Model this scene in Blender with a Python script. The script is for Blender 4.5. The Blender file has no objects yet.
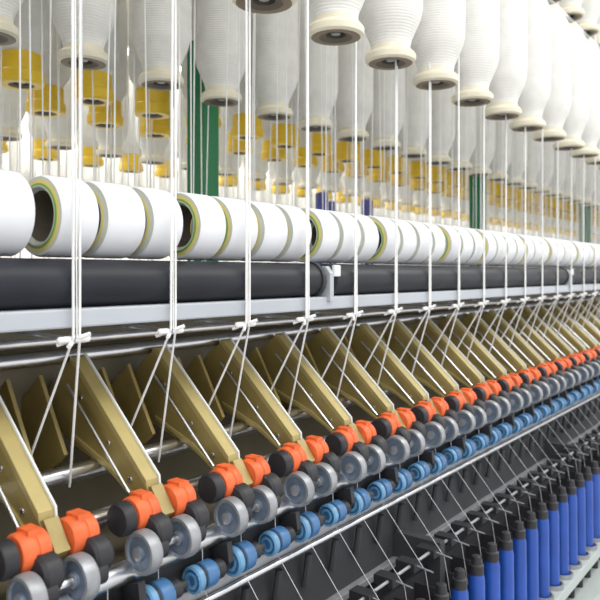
import bpy, math, random
from mathutils import Vector, Matrix
random.seed(4)
H=1.45
F=700.0
TH=math.atan(530/700.0)

# ---------------- materials ----------------
def mat(name,col,rough=0.5,metal=0.0,var=0.06,scale=20,bump=0.0,wave=None,emit=None,spec=0.5):
    m=bpy.data.materials.new(name); m.use_nodes=True
    nt=m.node_tree; b=nt.nodes['Principled BSDF']
    tc=nt.nodes.new('ShaderNodeTexCoord')
    nz=nt.nodes.new('ShaderNodeTexNoise'); nz.inputs['Scale'].default_value=scale; nz.inputs['Detail'].default_value=4
    nt.links.new(tc.outputs['Object'],nz.inputs['Vector'])
    rp=nt.nodes.new('ShaderNodeValToRGB')
    rp.color_ramp.elements[0].position=0.3; rp.color_ramp.elements[1].position=0.7
    rp.color_ramp.elements[0].color=tuple(max(0,c*(1-var*2)) for c in col)+(1,)
    rp.color_ramp.elements[1].color=tuple(min(1,c*(1+var)) for c in col)+(1,)
    nt.links.new(nz.outputs['Fac'],rp.inputs['Fac'])
    nt.links.new(rp.outputs['Color'],b.inputs['Base Color'])
    b.inputs['Roughness'].default_value=rough; b.inputs['Metallic'].default_value=metal
    b.inputs['Specular IOR Level'].default_value=spec
    if wave:
        w=nt.nodes.new('ShaderNodeTexWave'); w.bands_direction=wave[0]; w.inputs['Scale'].default_value=wave[1]
        w.inputs['Distortion'].default_value=1.0; w.inputs['Detail'].default_value=1
        nt.links.new(tc.outputs['Object'],w.inputs['Vector'])
        bp=nt.nodes.new('ShaderNodeBump'); bp.inputs['Strength'].default_value=wave[2]; bp.inputs['Distance'].default_value=0.002
        nt.links.new(w.outputs['Fac'],bp.inputs['Height']); nt.links.new(bp.outputs['Normal'],b.inputs['Normal'])
    elif bump:
        bp=nt.nodes.new('ShaderNodeBump'); bp.inputs['Strength'].default_value=bump; bp.inputs['Distance'].default_value=0.003
        nt.links.new(nz.outputs['Fac'],bp.inputs['Height']); nt.links.new(bp.outputs['Normal'],b.inputs['Normal'])
    if emit:
        b.inputs['Emission Color'].default_value=tuple(col)+(1,); b.inputs['Emission Strength'].default_value=emit
    return m
M={}
M['roving']=mat('roving_cotton',(0.72,0.715,0.68),0.9,0,0.04,30,wave=('Z',60,0.3))
M['cream']=mat('cream_plastic',(0.70,0.65,0.50),0.5)
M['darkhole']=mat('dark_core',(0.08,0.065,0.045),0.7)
M['brown']=mat('tube_brown',(0.18,0.13,0.08),0.6)
M['yellow']=mat('yellow_plastic',(0.78,0.50,0.015),0.45)
M['thread']=mat('cotton_strand',(0.78,0.78,0.77),0.9,0,0.03,80)
M['yarn']=mat('fine_yarn',(0.50,0.51,0.52),0.9,0,0.03,80)
M['white']=mat('elastane_white',(0.70,0.71,0.74),0.6,0,0.02,15,wave=('X',150,0.08),spec=0.3)
M['face']=mat('package_side',(0.50,0.52,0.46),0.6)
M['green']=mat('core_green',(0.13,0.30,0.07),0.5)
M['ycore']=mat('core_yellow',(0.66,0.54,0.12),0.5)
M['rubber']=mat('black_roller',(0.010,0.011,0.016),0.45,0,0.2,6,spec=0.2)
M['black']=mat('black_plastic',(0.018,0.018,0.021),0.5,spec=0.3)
M['rail']=mat('painted_rail',(0.38,0.41,0.45),0.45,0.1,0.05,5)
M['creel']=mat('creel_white_paint',(0.66,0.68,0.67),0.5,0.0,0.05,5)
M['chrome']=mat('chrome_steel',(0.60,0.61,0.63),0.28,1.0,0.03,40)
M['steel']=mat('dull_steel',(0.30,0.31,0.33),0.42,0.5,0.1,60)
M['steel2']=mat('steel_face',(0.12,0.16,0.22),0.42,0.3,0.1,90)
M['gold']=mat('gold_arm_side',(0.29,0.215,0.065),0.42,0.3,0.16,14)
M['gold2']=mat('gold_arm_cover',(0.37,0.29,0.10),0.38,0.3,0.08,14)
M['orange']=mat('orange_plastic',(0.74,0.11,0.025),0.5,0,0.12,60,spec=0.35)
M['blue']=mat('blue_plastic',(0.03,0.12,0.29),0.4,0,0.08,50)
M['lblue']=mat('light_blue_plastic',(0.09,0.25,0.44),0.4,0,0.05,50)
M['tube']=mat('blue_spindle_tube',(0.008,0.055,0.33),0.4,0,0.08,20,spec=0.4)
M['post']=mat('green_post_paint',(0.010,0.15,0.05),0.5,0,0.06,8,spec=0.3)
M['olive']=mat('machine_inner_panel',(0.10,0.085,0.05),0.6,0,0.2,5)
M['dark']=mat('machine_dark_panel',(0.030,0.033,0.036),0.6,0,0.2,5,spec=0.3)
M['lgreen']=mat('pale_green_panel',(0.40,0.45,0.44),0.45,0,0.05,4)
M['wall']=mat('wall_paint',(0.78,0.75,0.71),0.8,0,0.04,1.2)
M['ceil']=mat('ceiling_paint',(0.80,0.81,0.78),0.8,0,0.03,1.2)
M['floor']=mat('floor_concrete',(0.46,0.46,0.44),0.35,0,0.12,2.5,bump=0.1)
M['lamp']=mat('lamp_tube',(1.0,0.98,0.95),0.5,emit=8)
M['navy']=mat('navy_cone',(0.06,0.06,0.28),0.5)

# ---------------- builder ----------------
class MB:
    def __init__(s): s.v=[];s.f=[];s.m=[];s.mats=[]
    def mi(s,n):
        if n not in s.mats: s.mats.append(n)
        return s.mats.index(n)
    def lathe(s,o,prof,mats,axis='Z',seg=20,cap=True):
        o=Vector(o)
        if isinstance(axis,str):
            d={'X':Vector((1,0,0)),'Y':Vector((0,1,0)),'Z':Vector((0,0,1))}[axis]
        else: d=Vector(axis).normalized()
        a=d.orthogonal().normalized(); b=d.cross(a)
        base=len(s.v)
        for r,t in prof:
            for i in range(seg):
                an=2*math.pi*i/seg
                s.v.append(o+d*t+(a*math.cos(an)+b*math.sin(an))*r)
        n=len(prof)
        for j in range(n-1):
            mm=s.mi(mats if isinstance(mats,str) else mats[min(j,len(mats)-1)])
            for i in range(seg):
                k=(i+1)%seg
                s.f.append((base+j*seg+i,base+j*seg+k,base+(j+1)*seg+k,base+(j+1)*seg+i)); s.m.append(mm)
        if cap:
            m0=s.mi(mats if isinstance(mats,str) else mats[0]); m1=s.mi(mats if isinstance(mats,str) else mats[-1])
            s.f.append(tuple(base+i for i in reversed(range(seg)))); s.m.append(m0)
            s.f.append(tuple(base+(n-1)*seg+i for i in range(seg))); s.m.append(m1)
    def tube(s,p,q,r,m,seg=8):
        p=Vector(p);q=Vector(q); L=(q-p).length
        s.lathe(p,[(r,0),(r,L)],m,axis=(q-p),seg=seg)
    def path(s,pts,r,m,seg=6):
        for a,b in zip(pts[:-1],pts[1:]): s.tube(a,b,r,m,seg)
    def box(s,x0,x1,y0,y1,z0,z1,m,bev=0):
        b=len(s.v)
        for z in (z0,z1):
            for x,y in ((x0,y0),(x1,y0),(x1,y1),(x0,y1)): s.v.append(Vector((x,y,z)))
        mm=s.mi(m)
        for f in ((3,2,1,0),(4,5,6,7),(0,1,5,4),(1,2,6,5),(2,3,7,6),(3,0,4,7)):
            s.f.append(tuple(b+i for i in f)); s.m.append(mm)
    def prism(s,pts,off,m,mside=None):
        b=len(s.v); n=len(pts); off=Vector(off)
        for p in pts: s.v.append(Vector(p))
        for p in pts: s.v.append(Vector(p)+off)
        mm=s.mi(m); ms=s.mi(mside or m)
        s.f.append(tuple(b+i for i in range(n))); s.m.append(mm)
        s.f.append(tuple(b+n+i for i in reversed(range(n)))); s.m.append(mm)
        for i in range(n):
            k=(i+1)%n
            s.f.append((b+i,b+n+i,b+n+k,b+k)); s.m.append(ms)
    def inst(s,t,off):
        b=len(s.v); off=Vector(off)
        s.v.extend([p+off for p in t.v])
        mp=[s.mi(n) for n in t.mats]
        s.f.extend([tuple(b+i for i in f) for f in t.f]); s.m.extend([mp[i] for i in t.m])
    def make(s,name,parent=None,smooth=True,bevel=0):
        me=bpy.data.meshes.new(name)
        me.from_pydata([tuple(v) for v in s.v],[],s.f)
        for n in s.mats: me.materials.append(M[n])
        me.polygons.foreach_set('material_index',s.m)
        me.update()
        import bmesh
        bm=bmesh.new(); bm.from_mesh(me); bmesh.ops.recalc_face_normals(bm,faces=bm.faces); bm.to_mesh(me); bm.free()
        if smooth:
            me.polygons.foreach_set('use_smooth',[True]*len(me.polygons))
            me.set_sharp_from_angle(angle=math.radians(35))
        ob=bpy.data.objects.new(name,me); bpy.context.scene.collection.objects.link(ob)
        if parent: ob.parent=parent
        if bevel:
            bv=ob.modifiers.new('bevel','BEVEL'); bv.width=bevel; bv.segments=2; bv.limit_method='ANGLE'
        return ob
def empty(n):
    e=bpy.data.objects.new(n,None); bpy.context.scene.collection.objects.link(e); return e
Z=lambda z:H+z
X0,X1=-0.9,7.2

frame=empty('ring_spinning_frame')

# ---------------- hanging roving bobbins ----------------
TP=0.438
def bobbin(kind):
    t=MB()
    if kind=='w':
        prof=[(0.018,0.05),(0.018,0.004),(0.030,0.0),(0.044,0.0),(0.050,0.004),(0.051,0.014),(0.047,0.020),(0.041,0.023),(0.039,0.032),(0.042,0.044),(0.051,0.064),(0.060,0.084),(0.0645,0.105),(0.065,0.20),(0.065,0.34),(0.058,0.355),(0.045,0.38),(0.034,0.395),(0.030,0.41),(0.010,0.41)]
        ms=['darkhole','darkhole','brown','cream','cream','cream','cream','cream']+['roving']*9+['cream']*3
    else:
        prof=[(0.018,0.04),(0.018,0.004),(0.028,0.0),(0.045,0.0),(0.050,0.004),(0.0505,0.022),(0.048,0.028),(0.0455,0.030),(0.0455,0.066),(0.042,0.068),(0.047,0.078),(0.058,0.094),(0.063,0.110),(0.063,0.2),(0.063,0.34),(0.05,0.38),(0.034,0.39),(0.03,0.41),(0.01,0.41)]
        ms=['darkhole','darkhole','yellow']+['yellow']*6+['roving']*7+['yellow']*2
    t.lathe((0,0,0),prof,ms,seg=24,cap=False)
    t.lathe((0,0,0),[(0.006,0.02),(0.006,TP-0.008)],'steel',seg=6)
    t.lathe((0,0,0),[(0.009,0.006),(0.009,0.03)],'steel',seg=8)
    return t
bw,by=bobbin('w'),bobbin('y')
rows=[(0.70,'w',0.0,0.198,7.0),(1.19,'w',0.05,0.198,7.0),(1.437,'y',0.03,0.19,7),(1.64,'y',0.06,0.19,8),(2.05,'w',0.0,0.198,9),(2.3,'y',0.1,0.198,9),(3.3,'w',0.03,0.198,12),(3.6,'y',0.1,0.198,12),(4.4,'w',0.03,0.2,14)]
c=math.cos(TH); s_=math.sin(TH)
def xat(X,y):
    D=F*y/(c*(830-X)); return (D-y*s_)/c
anchors={0.70:xat(335,0.70),1.19:xat(85,1.19),1.437:xat(20,1.437),1.64:xat(45,1.64)}
hb=MB(); creel=MB()
for (y,k,ph,p,xe) in rows:
    a=anchors.get(y,ph)
    n0=math.ceil((X0-a)/p); x=a+n0*p
    tiers=(0,1) if y<2.1 else (0,)
    while x<xe:
        for tier in tiers:
            j=random.uniform(-0.004,0.004)
            hb.inst(bw if k=='w' else by,(x+j,y,Z(0.418+tier*TP)))
        x+=p
    for tier in tiers:
        zt=Z(0.418+tier*TP+TP)
        creel.box(X0,X1 if y<2 else xe,y-0.010,y+0.010,zt-0.014,zt-0.003,'creel')
hb.make('hanging_roving_bobbins')
xp0=xat(203,1.3)
posts=MB()
for i in range(-1,5):
    xp=xp0+i*1.78
    if xp<X0: continue
    posts.box(xp-0.03,xp+0.03,1.27,1.33,0.6,Z(0.60),'post')
    posts.box(xp-0.013,xp+0.013,1.287,1.313,Z(0.60),Z(1.34),'creel')
    for z in (Z(0.854),Z(1.292)):
        posts.box(xp-0.008,xp+0.008,0.69,2.1,z,z+0.012,'creel')
posts.make('green_posts',frame,bevel=0.004,smooth=False)
creel.make('creel_rails',frame,smooth=False)

# ---------------- yarn package rolls ----------------
pk=MB(); RY=0.758; RZ=Z(0.0686)
def roll(x0,w,col,col2):
    R=0.0495
    prof=[(0.031,w),(0.031,0.006),(0.0350,0.0),(0.0365,0.0),(0.0395,0.001),(0.0435,0.002),(0.0475,0.002),(R,0.006),(R,w-0.006),(0.0475,w-0.003),(0.04,w-0.004),(0.036,w),(0.031,w)]
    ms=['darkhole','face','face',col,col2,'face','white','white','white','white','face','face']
    pk.lathe((x0,RY,RZ),prof,ms,axis='X',seg=44,cap=False)
xs=xat(30,RY)-0.075*18
holes={0,3,7,10,14,17,21,24,28,31,35,-4,-8,-11,-15}
for i in range(-18,90):
    x=xs+(i+18)*0.075
    if x>X1-0.1: break
    w=0.0635
    if i in holes: x+=0.009; w=0.057
    if i+1 in holes: w=0.057; x-=0.002
    if i in holes or random.random()<0.3: roll(x,w,'green','ycore')
    else: roll(x,w,'ycore','face')
pk.make('elastane_yarn_packages')

# ---------------- drive rollers ----------------
dr=MB(); br=MB()
joints=[xat(316,0.73)+1.42*k for k in range(-1,5)]
segs=[X0]+joints+[X1]
for y in (0.728,0.81):
    for a,b in zip(segs[:-1],segs[1:]):
        if b-a<0.1: continue
        dr.lathe((a+0.02,y,Z(-0.012)),[(0.010,-0.02),(0.010,0),(0.026,0),(0.029,0.004),(0.029,b-a-0.044),(0.026,b-a-0.04),(0.010,b-a-0.04),(0.010,b-a-0.02)],'rubber',axis='X',seg=32)
for x in joints:
    br.prism([(x-0.006,0.695,Z(-0.05)),(x-0.006,0.695,Z(0.000)),(x-0.006,0.705,Z(0.012)),(x-0.006,0.84,Z(0.012)),(x-0.006,0.85,Z(-0.05))],(0.012,0,0),'rail')
    br.lathe((x+0.006,0.728,Z(-0.010)),[(0.020,0),(0.020,0.008),(0.012,0.010)],'steel',axis='X',seg=16)
    br.lathe((x-0.024,0.728,Z(-0.012)),[(0.032,0),(0.032,0.010)],'black',axis='X',seg=24)
    br.box(x+0.006,x+0.026,0.694,0.700,Z(-0.006),Z(0.014),'creel')
dr.make('drive_rollers',frame)
br.make('roller_brackets',frame,smooth=False,bevel=0.0015)
tb=MB()
tb.box(X0,X1,0.702,1.86,Z(-0.064),Z(-0.0415),'rail')
tb.box(X0,X1,0.875,0.90,Z(-0.10),Z(-0.064),'olive')
tb.make('top_beam',frame,smooth=False,bevel=0.0025)
rd=MB()
for y,z,r in ((0.80,-0.088,0.006),(0.862,-0.118,0.010),(0.79,-0.262,0.012),(0.735,-0.31,0.012),(0.664,-0.353,0.0135)):
    rd.lathe((X0,y,Z(z)),[(r,0),(r,X1-X0)],'chrome',axis='X',seg=14)
rd.make('steel_shafts',frame)

# ---------------- roving guides and strands ----------------
gx0=xat(75,0.70)
gd=MB(); th=MB()
for i in range(-9,44):
    x=gx0+0.15*i
    gd.tube((x,0.86,Z(-0.0725)),(x,0.695,Z(-0.0775)),0.0028,'chrome',8)
    gd.lathe((x-0.022,0.702,Z(-0.0775)),[(0.002,0),(0.0042,0.002),(0.0042,0.018),(0.0028,0.021),(0.0042,0.024),(0.0042,0.042),(0.002,0.044)],'thread',axis='X',seg=10)
    gd.tube((x-0.014,0.692,Z(-0.084)),(x+0.016,0.716,Z(-0.075)),0.0026,'thread',8)
    gd.tube((x-0.012,0.718,Z(-0.084)),(x+0.014,0.690,Z(-0.071)),0.0026,'thread',8)
    for dx,dy,tx in ((-0.005,0.0,-0.006),(0.005,0.004,0.010)):
        jj=random.uniform(-0.005,0.005)
        mid=Vector((x+(tx+jj)*0.55+dx*0.3,0.6955+dy*1.0,Z(0.35)))
        th.path([(x+tx+jj,0.694+dy*1.5,Z(0.93)),mid,(x+dx,0.696+dy*0.5,Z(-0.075)),(x+dx*1.2+(0.004 if dx<0 else 0.042),0.80 if dx<0 else 0.78,Z(-0.247 if dx<0 else -0.275))],0.00165,'thread',6)
    th.tube((x-0.006,0.6965,Z(0.93)),(x+0.001,0.698,Z(-0.075)),0.0010,'thread',5)
    if i%2==0: th.tube((x+0.05,0.90,Z(0.93)),(x+0.052,0.90,Z(-0.045)),0.0014,'thread',5)
    else: th.tube((x+0.09,0.93,Z(0.93)),(x+0.085,0.93,Z(-0.045)),0.0014,'thread',5)
gd.make('roving_guides',frame)
for y,p in ((1.0,0.17),(1.10,0.09),(1.24,0.10),(1.38,0.10),(1.52,0.08),(1.72,0.08),(1.83,0.09)):
    x=X0
    while x<X1:
        jx=random.uniform(-0.03,0.03)
        th.tube((x+jx,y,Z(0.9)),(x+jx+random.uniform(-0.03,0.03),y,Z(-0.045)),0.0015,'thread',5); x+=p
th.make('roving_strands',frame)

nv=MB()
for X,y in ((322,1.45),(367,1.45),(330,1.6)):
    x=xat(X,y)
    nv.lathe((x,y,Z(-0.0415)),[(0.026,0),(0.026,0.02),(0.024,0.22),(0.024,0.325),(0.015,0.33)],'navy',seg=20)
nv.make('navy_yarn_cones',frame)

# ---------------- weighting arms ----------------
wa=MB(); dfm=MB(); kn=MB()
u=Vector((0,0.743,0.669)); n=Vector((0,-0.669,0.743))
Fp=Vector((0,0.672,Z(-0.292)))
def P(x,s,d): 
    p=Fp+u*s+n*d; return Vector((x,p.y,p.z))
for i in range(-9,42):
    xa=0.594+0.15*i
    wa.prism([P(xa-0.010,0.015,0.008),P(xa-0.010,0.242,0.012),P(xa-0.010,0.25,-0.02),P(xa-0.010,0.25,-0.085),P(xa-0.010,0.17,-0.075),P(xa-0.010,0.09,-0.038),P(xa-0.010,0.02,-0.018)],(0.018,0,0),'gold')
    wa.prism([P(xa-0.011,0.02,0.008),P(xa-0.011,0.243,0.0125),P(xa-0.011,0.245,0.018),P(xa-0.011,0.238,0.021),P(xa-0.011,0.03,0.016)],(0.021,0,0),'gold2')
    wa.prism([P(xa+0.0085,0.02,0.010),P(xa+0.0085,0.243,0.015),P(xa+0.0085,0.245,0.021),P(xa+0.0085,0.238,0.024),P(xa+0.0085,0.03,0.019)],(0.003,0,0),'creel')  # thin white strip puts the arm edge's highlight into the colour
    for sv in (0.05,0.11,0.19):
        q=P(xa-0.012,sv,-0.008); wa.lathe(q,[(0.004,0),(0.004,0.002)],'chrome',axis='X',seg=10)
    wa.prism([P(xa-0.013,0.03,-0.016),P(xa-0.013,0.09,-0.026),P(xa-0.013,0.17,-0.058),P(xa-0.013,0.165,-0.062),P(xa-0.013,0.085,-0.032),P(xa-0.013,0.03,-0.021)],(0.004,0,0),'gold2')
    # support plates between arms
    for ox in (0.052,0.10):
        wa.prism([P(xa+ox,0.13,-0.045),P(xa+ox,0.24,-0.010),P(xa+ox,0.25,-0.10),P(xa+ox,0.14,-0.12)],(0.006,0,0),'gold')
    wa.tube(P(xa-0.026,0.03,-0.004),P(xa-0.026,0.21,0.0),0.0022,'chrome',8)
    # head of the arm
    dfm.prism([P(xa-0.009,-0.018,0.008),P(xa-0.009,0.02,0.016),P(xa-0.009,0.035,-0.012),P(xa-0.009,-0.018,-0.014)],(0.018,0,0),'gold')
    dfm.lathe((xa-0.052,Fp.y,Fp.z),[(0.005,0),(0.005,0.104)],'chrome',axis='X',seg=10)
    for sx in (-1,1):
        xc=xa+sx*0.030
        dfm.lathe((xc-0.018,Fp.y,Fp.z),[(0.012,0),(0.020,0.001),(0.022,0.004),(0.022,0.014),(0.0205,0.015),(0.0205,0.019),(0.022,0.020),(0.022,0.031),(0.020,0.034),(0.010,0.034)],'orange',axis='X',seg=26)
        dfm.box(xc-0.007,xc+0.009,Fp.y-0.012,Fp.y+0.010,Fp.z+0.012,Fp.z+0.0245,'orange')
        # front top roller: broad disc facing along the frame
        xd=xa-0.056+(0.062 if sx>0 else 0)
        dfm.lathe((xd,0.643,Z(-0.328)),[(0.004,-0.004),(0.008,-0.003),(0.009,0.001),(0.019,0.001),(0.0205,-0.001),(0.0245,-0.001),(0.026,0.002),(0.026,0.013),(0.024,0.016),(0.015,0.017),(0.015,0.034)],['steel','steel2','steel2','steel2','steel','steel','steel','steel','black','black'],axis='X',seg=32)
        dfm.lathe((xd+0.018,0.650,Z(-0.312)),[(0.008,0),(0.018,0.002),(0.021,0.006),(0.021,0.022),(0.017,0.027),(0.006,0.028)],'black',axis='X',seg=20)
    dfm.lathe((xa-0.068,Fp.y-0.002,Fp.z),[(0.008,0),(0.018,0.001),(0.020,0.004),(0.020,0.016),(0.012,0.018)],'black',axis='X',seg=24)
    dfm.lathe((xa-0.052,0.643,Z(-0.328)),[(0.005,0),(0.005,0.085)],'chrome',axis='X',seg=10)
    for xb,sc in ((xa+0.122-0.15,1.12),(xa+0.20-0.15,1.0)):
        R=0.0175*sc
        kn.lathe((xb-0.018,0.648,Z(-0.392)),[(R*0.35,0.003),(R*0.4,0),(R*0.62,0),(R*0.66,0.003),(R*0.8,0.003),(R*0.86,0),(R,0.002),(R,0.010),(R*0.9,0.011),(R*0.9,0.016),(R,0.017),(R,0.034),(R*0.9,0.037),(R*0.3,0.038)],['blue','lblue','blue','blue','lblue','lblue','lblue','blue','black','blue','blue','blue','blue'],axis='X',seg=26)
        kn.lathe((xb+0.02,0.648,Z(-0.392)),[(0.010,0),(0.012,0.004),(0.012,0.016),(0.006,0.018),(0.006,0.03)],'black',axis='X',seg=14)
    kn.prism([(xa-0.06,0.672,Z(-0.37)),(xa-0.06,0.640,Z(-0.36)),(xa-0.06,0.636,Z(-0.385)),(xa-0.06,0.655,Z(-0.412))],(0.010,0,0),'black')
wa.make('weighting_arms',frame,smooth=False,bevel=0.0012)
dfm.make('drafting_rollers',frame)
kn.make('blue_clearer_rollers',frame)

# ---------------- lower body ----------------
lb=MB()
lb.box(X0,X1,0.655,0.668,Z(-0.425),Z(-0.408),'steel')
lb.lathe((X0,0.650,Z(-0.428)),[(0.005,0),(0.005,X1-X0)],'chrome',axis='X',seg=10)
lb.box(X0,X1,0.675,0.69,Z(-0.90),Z(-0.37),'dark')
lb.box(X0,X1,0.90,0.915,Z(-0.50),Z(-0.064),'olive')
lb.box(X0,X1,0.69,0.915,Z(-0.40),Z(-0.385),'olive')
lb.box(X0,X1,0.66,0.675,Z(-0.56),Z(-0.548),'steel')
lb.box(X0,X1,0.66,0.675,Z(-0.66),Z(-0.65),'dark')
lb.box(X0,X1,0.60,0.665,Z(-1.40),Z(-0.86),'lgreen')
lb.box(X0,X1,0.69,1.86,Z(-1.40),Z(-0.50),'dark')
lb.box(X0,X1,1.82,1.86,Z(-0.50),Z(-0.064),'lgreen')
lb.box(X0,X1,0.63,1.85,0.0,0.06,'dark')
lb.box(X0,X1,0.50,0.575,Z(-0.775),Z(-0.75),'lgreen')
lb.box(X0,X1,0.475,0.60,Z(-0.86),Z(-0.83),'lgreen')
lb.lathe((X0,0.585,Z(-0.512)),[(0.003,0),(0.003,X1-X0)],'steel',axis='X',seg=8)
x=X0+0.3
while x<X1:
    lb.box(x-0.01,x+0.01,0.575,0.68,Z(-0.86),Z(-0.50),'dark'); x+=0.9
lb.make('machine_body',frame,smooth=False,bevel=0.002)
sp=MB(); yn=MB(); lp=MB()
x=X0+0.05
while x<X1-0.05:
    y=0.53
    sp.lathe((x,y,Z(-0.83)),[(0.010,0),(0.010,0.05),(0.018,0.055),(0.018,0.07),(0.0170,0.08),(0.0155,0.255),(0.0135,0.265),(0.0135,0.282),(0.0105,0.284),(0.009,0.298),(0.005,0.300)],['black','black','steel','tube','tube','tube','black','black','black','black'],seg=18)
    sp.lathe((x,y,Z(-0.75)),[(0.023,0),(0.027,0),(0.027,0.010),(0.023,0.010),(0.023,0)],'steel',seg=18,cap=False)
    lp.prism([(x+0.0365,0.60,Z(-0.72)),(x+0.0365,0.53,Z(-0.72)),(x+0.0365,0.53,Z(-0.60)),(x+0.0365,0.56,Z(-0.56)),(x+0.0365,0.60,Z(-0.56))],(0.002,0,0),'black')
    lp.box(x-0.012,x+0.012,0.575,0.612,Z(-0.522),Z(-0.506),'black')
    lp.tube((x,0.58,Z(-0.512)),(x,0.545,Z(-0.516)),0.0015,'steel',6)
    yn.path([(x,0.652,Z(-0.352)),(x,0.650,Z(-0.41)),(x,0.560,Z(-0.517)),(x+0.012,0.548,Z(-0.62))],0.0005,'yarn',5)
    lp.lathe((x+0.02,0.668,Z(-0.50)),[(0.006,0),(0.006,0.055)],'dark',axis=(0,-0.15,1),seg=8)
    x+=0.075
lp.box(X0,X1,0.60,0.606,Z(-0.73),Z(-0.55),'black')
lp.make('separators_and_lappets',frame,smooth=False)
yn.make('spun_yarn_ends',frame)
sp.make('spindle_bobbins',frame)

# ---------------- room ----------------
def plane(name,x0,x1,y0,y1,z0,z1,m):
    b=MB(); b.box(x0,x1,y0,y1,z0,z1,m); return b.make(name,smooth=False)
plane('floor',-4,18,-3,8,-0.1,0,'floor')
plane('ceiling',-4,18,-3,8,3.7,3.8,'ceil')
plane('wall_back',-4,18,8,8.1,0,3.7,'wall')
plane('wall_far',18,18.1,-3,8,0,3.7,'wall')
for y in (-0.9,0.3,2.7,5.5):
    b=MB()
    for k in range(-1,6):
        x=k*2.4
        b.box(x-0.6,x+0.6,y-0.08,y+0.08,3.64,3.7,'ceil')
        for d in (-0.04,0.04): b.tube((x-0.58,y+d,3.62),(x+0.58,y+d,3.62),0.014,'lamp',10)
    b.make('ceiling_fluorescent_lamps')
def area(n,loc,sx,sy,e,rot=(0,0,0)):
    l=bpy.data.lights.new(n,'AREA'); l.shape='RECTANGLE'; l.size=sx; l.size_y=sy; l.energy=e; l.color=(1,0.985,0.95)
    o=bpy.data.objects.new(n,l); o.location=loc; o.rotation_euler=rot; bpy.context.scene.collection.objects.link(o)
area('lamp_light_aisle',(2.5,-0.9,3.58),9,1.0,190)
area('lamp_light_aisle_back',(4,2.7,3.58),12,0.8,360)
area('lamp_light_rear',(5,5.5,3.58),14,0.8,400)
w=bpy.data.worlds.new('mill_fill_light'); bpy.context.scene.world=w; w.use_nodes=True  # even world fill added to brighten the hall through its open sides
w.node_tree.nodes['Background'].inputs[0].default_value=(0.97,0.975,1,1); w.node_tree.nodes['Background'].inputs[1].default_value=1.5

cd=bpy.data.cameras.new('camera'); co=bpy.data.objects.new('camera',cd); bpy.context.scene.collection.objects.link(co)
cd.sensor_width=36; cd.lens=42; cd.shift_y=-27/600.0; cd.clip_start=0.02; cd.clip_end=100
cd.dof.use_dof=True; cd.dof.focus_distance=1.05; cd.dof.aperture_fstop=8
co.location=(0,0,H)
d=Vector((math.cos(TH),math.sin(TH),0))
co.rotation_euler=d.to_track_quat('-Z','Y').to_euler()
bpy.context.scene.camera=co
vs=bpy.context.scene.view_settings
vs.view_transform='Standard'; vs.exposure=-0.08; vs.gamma=1.12
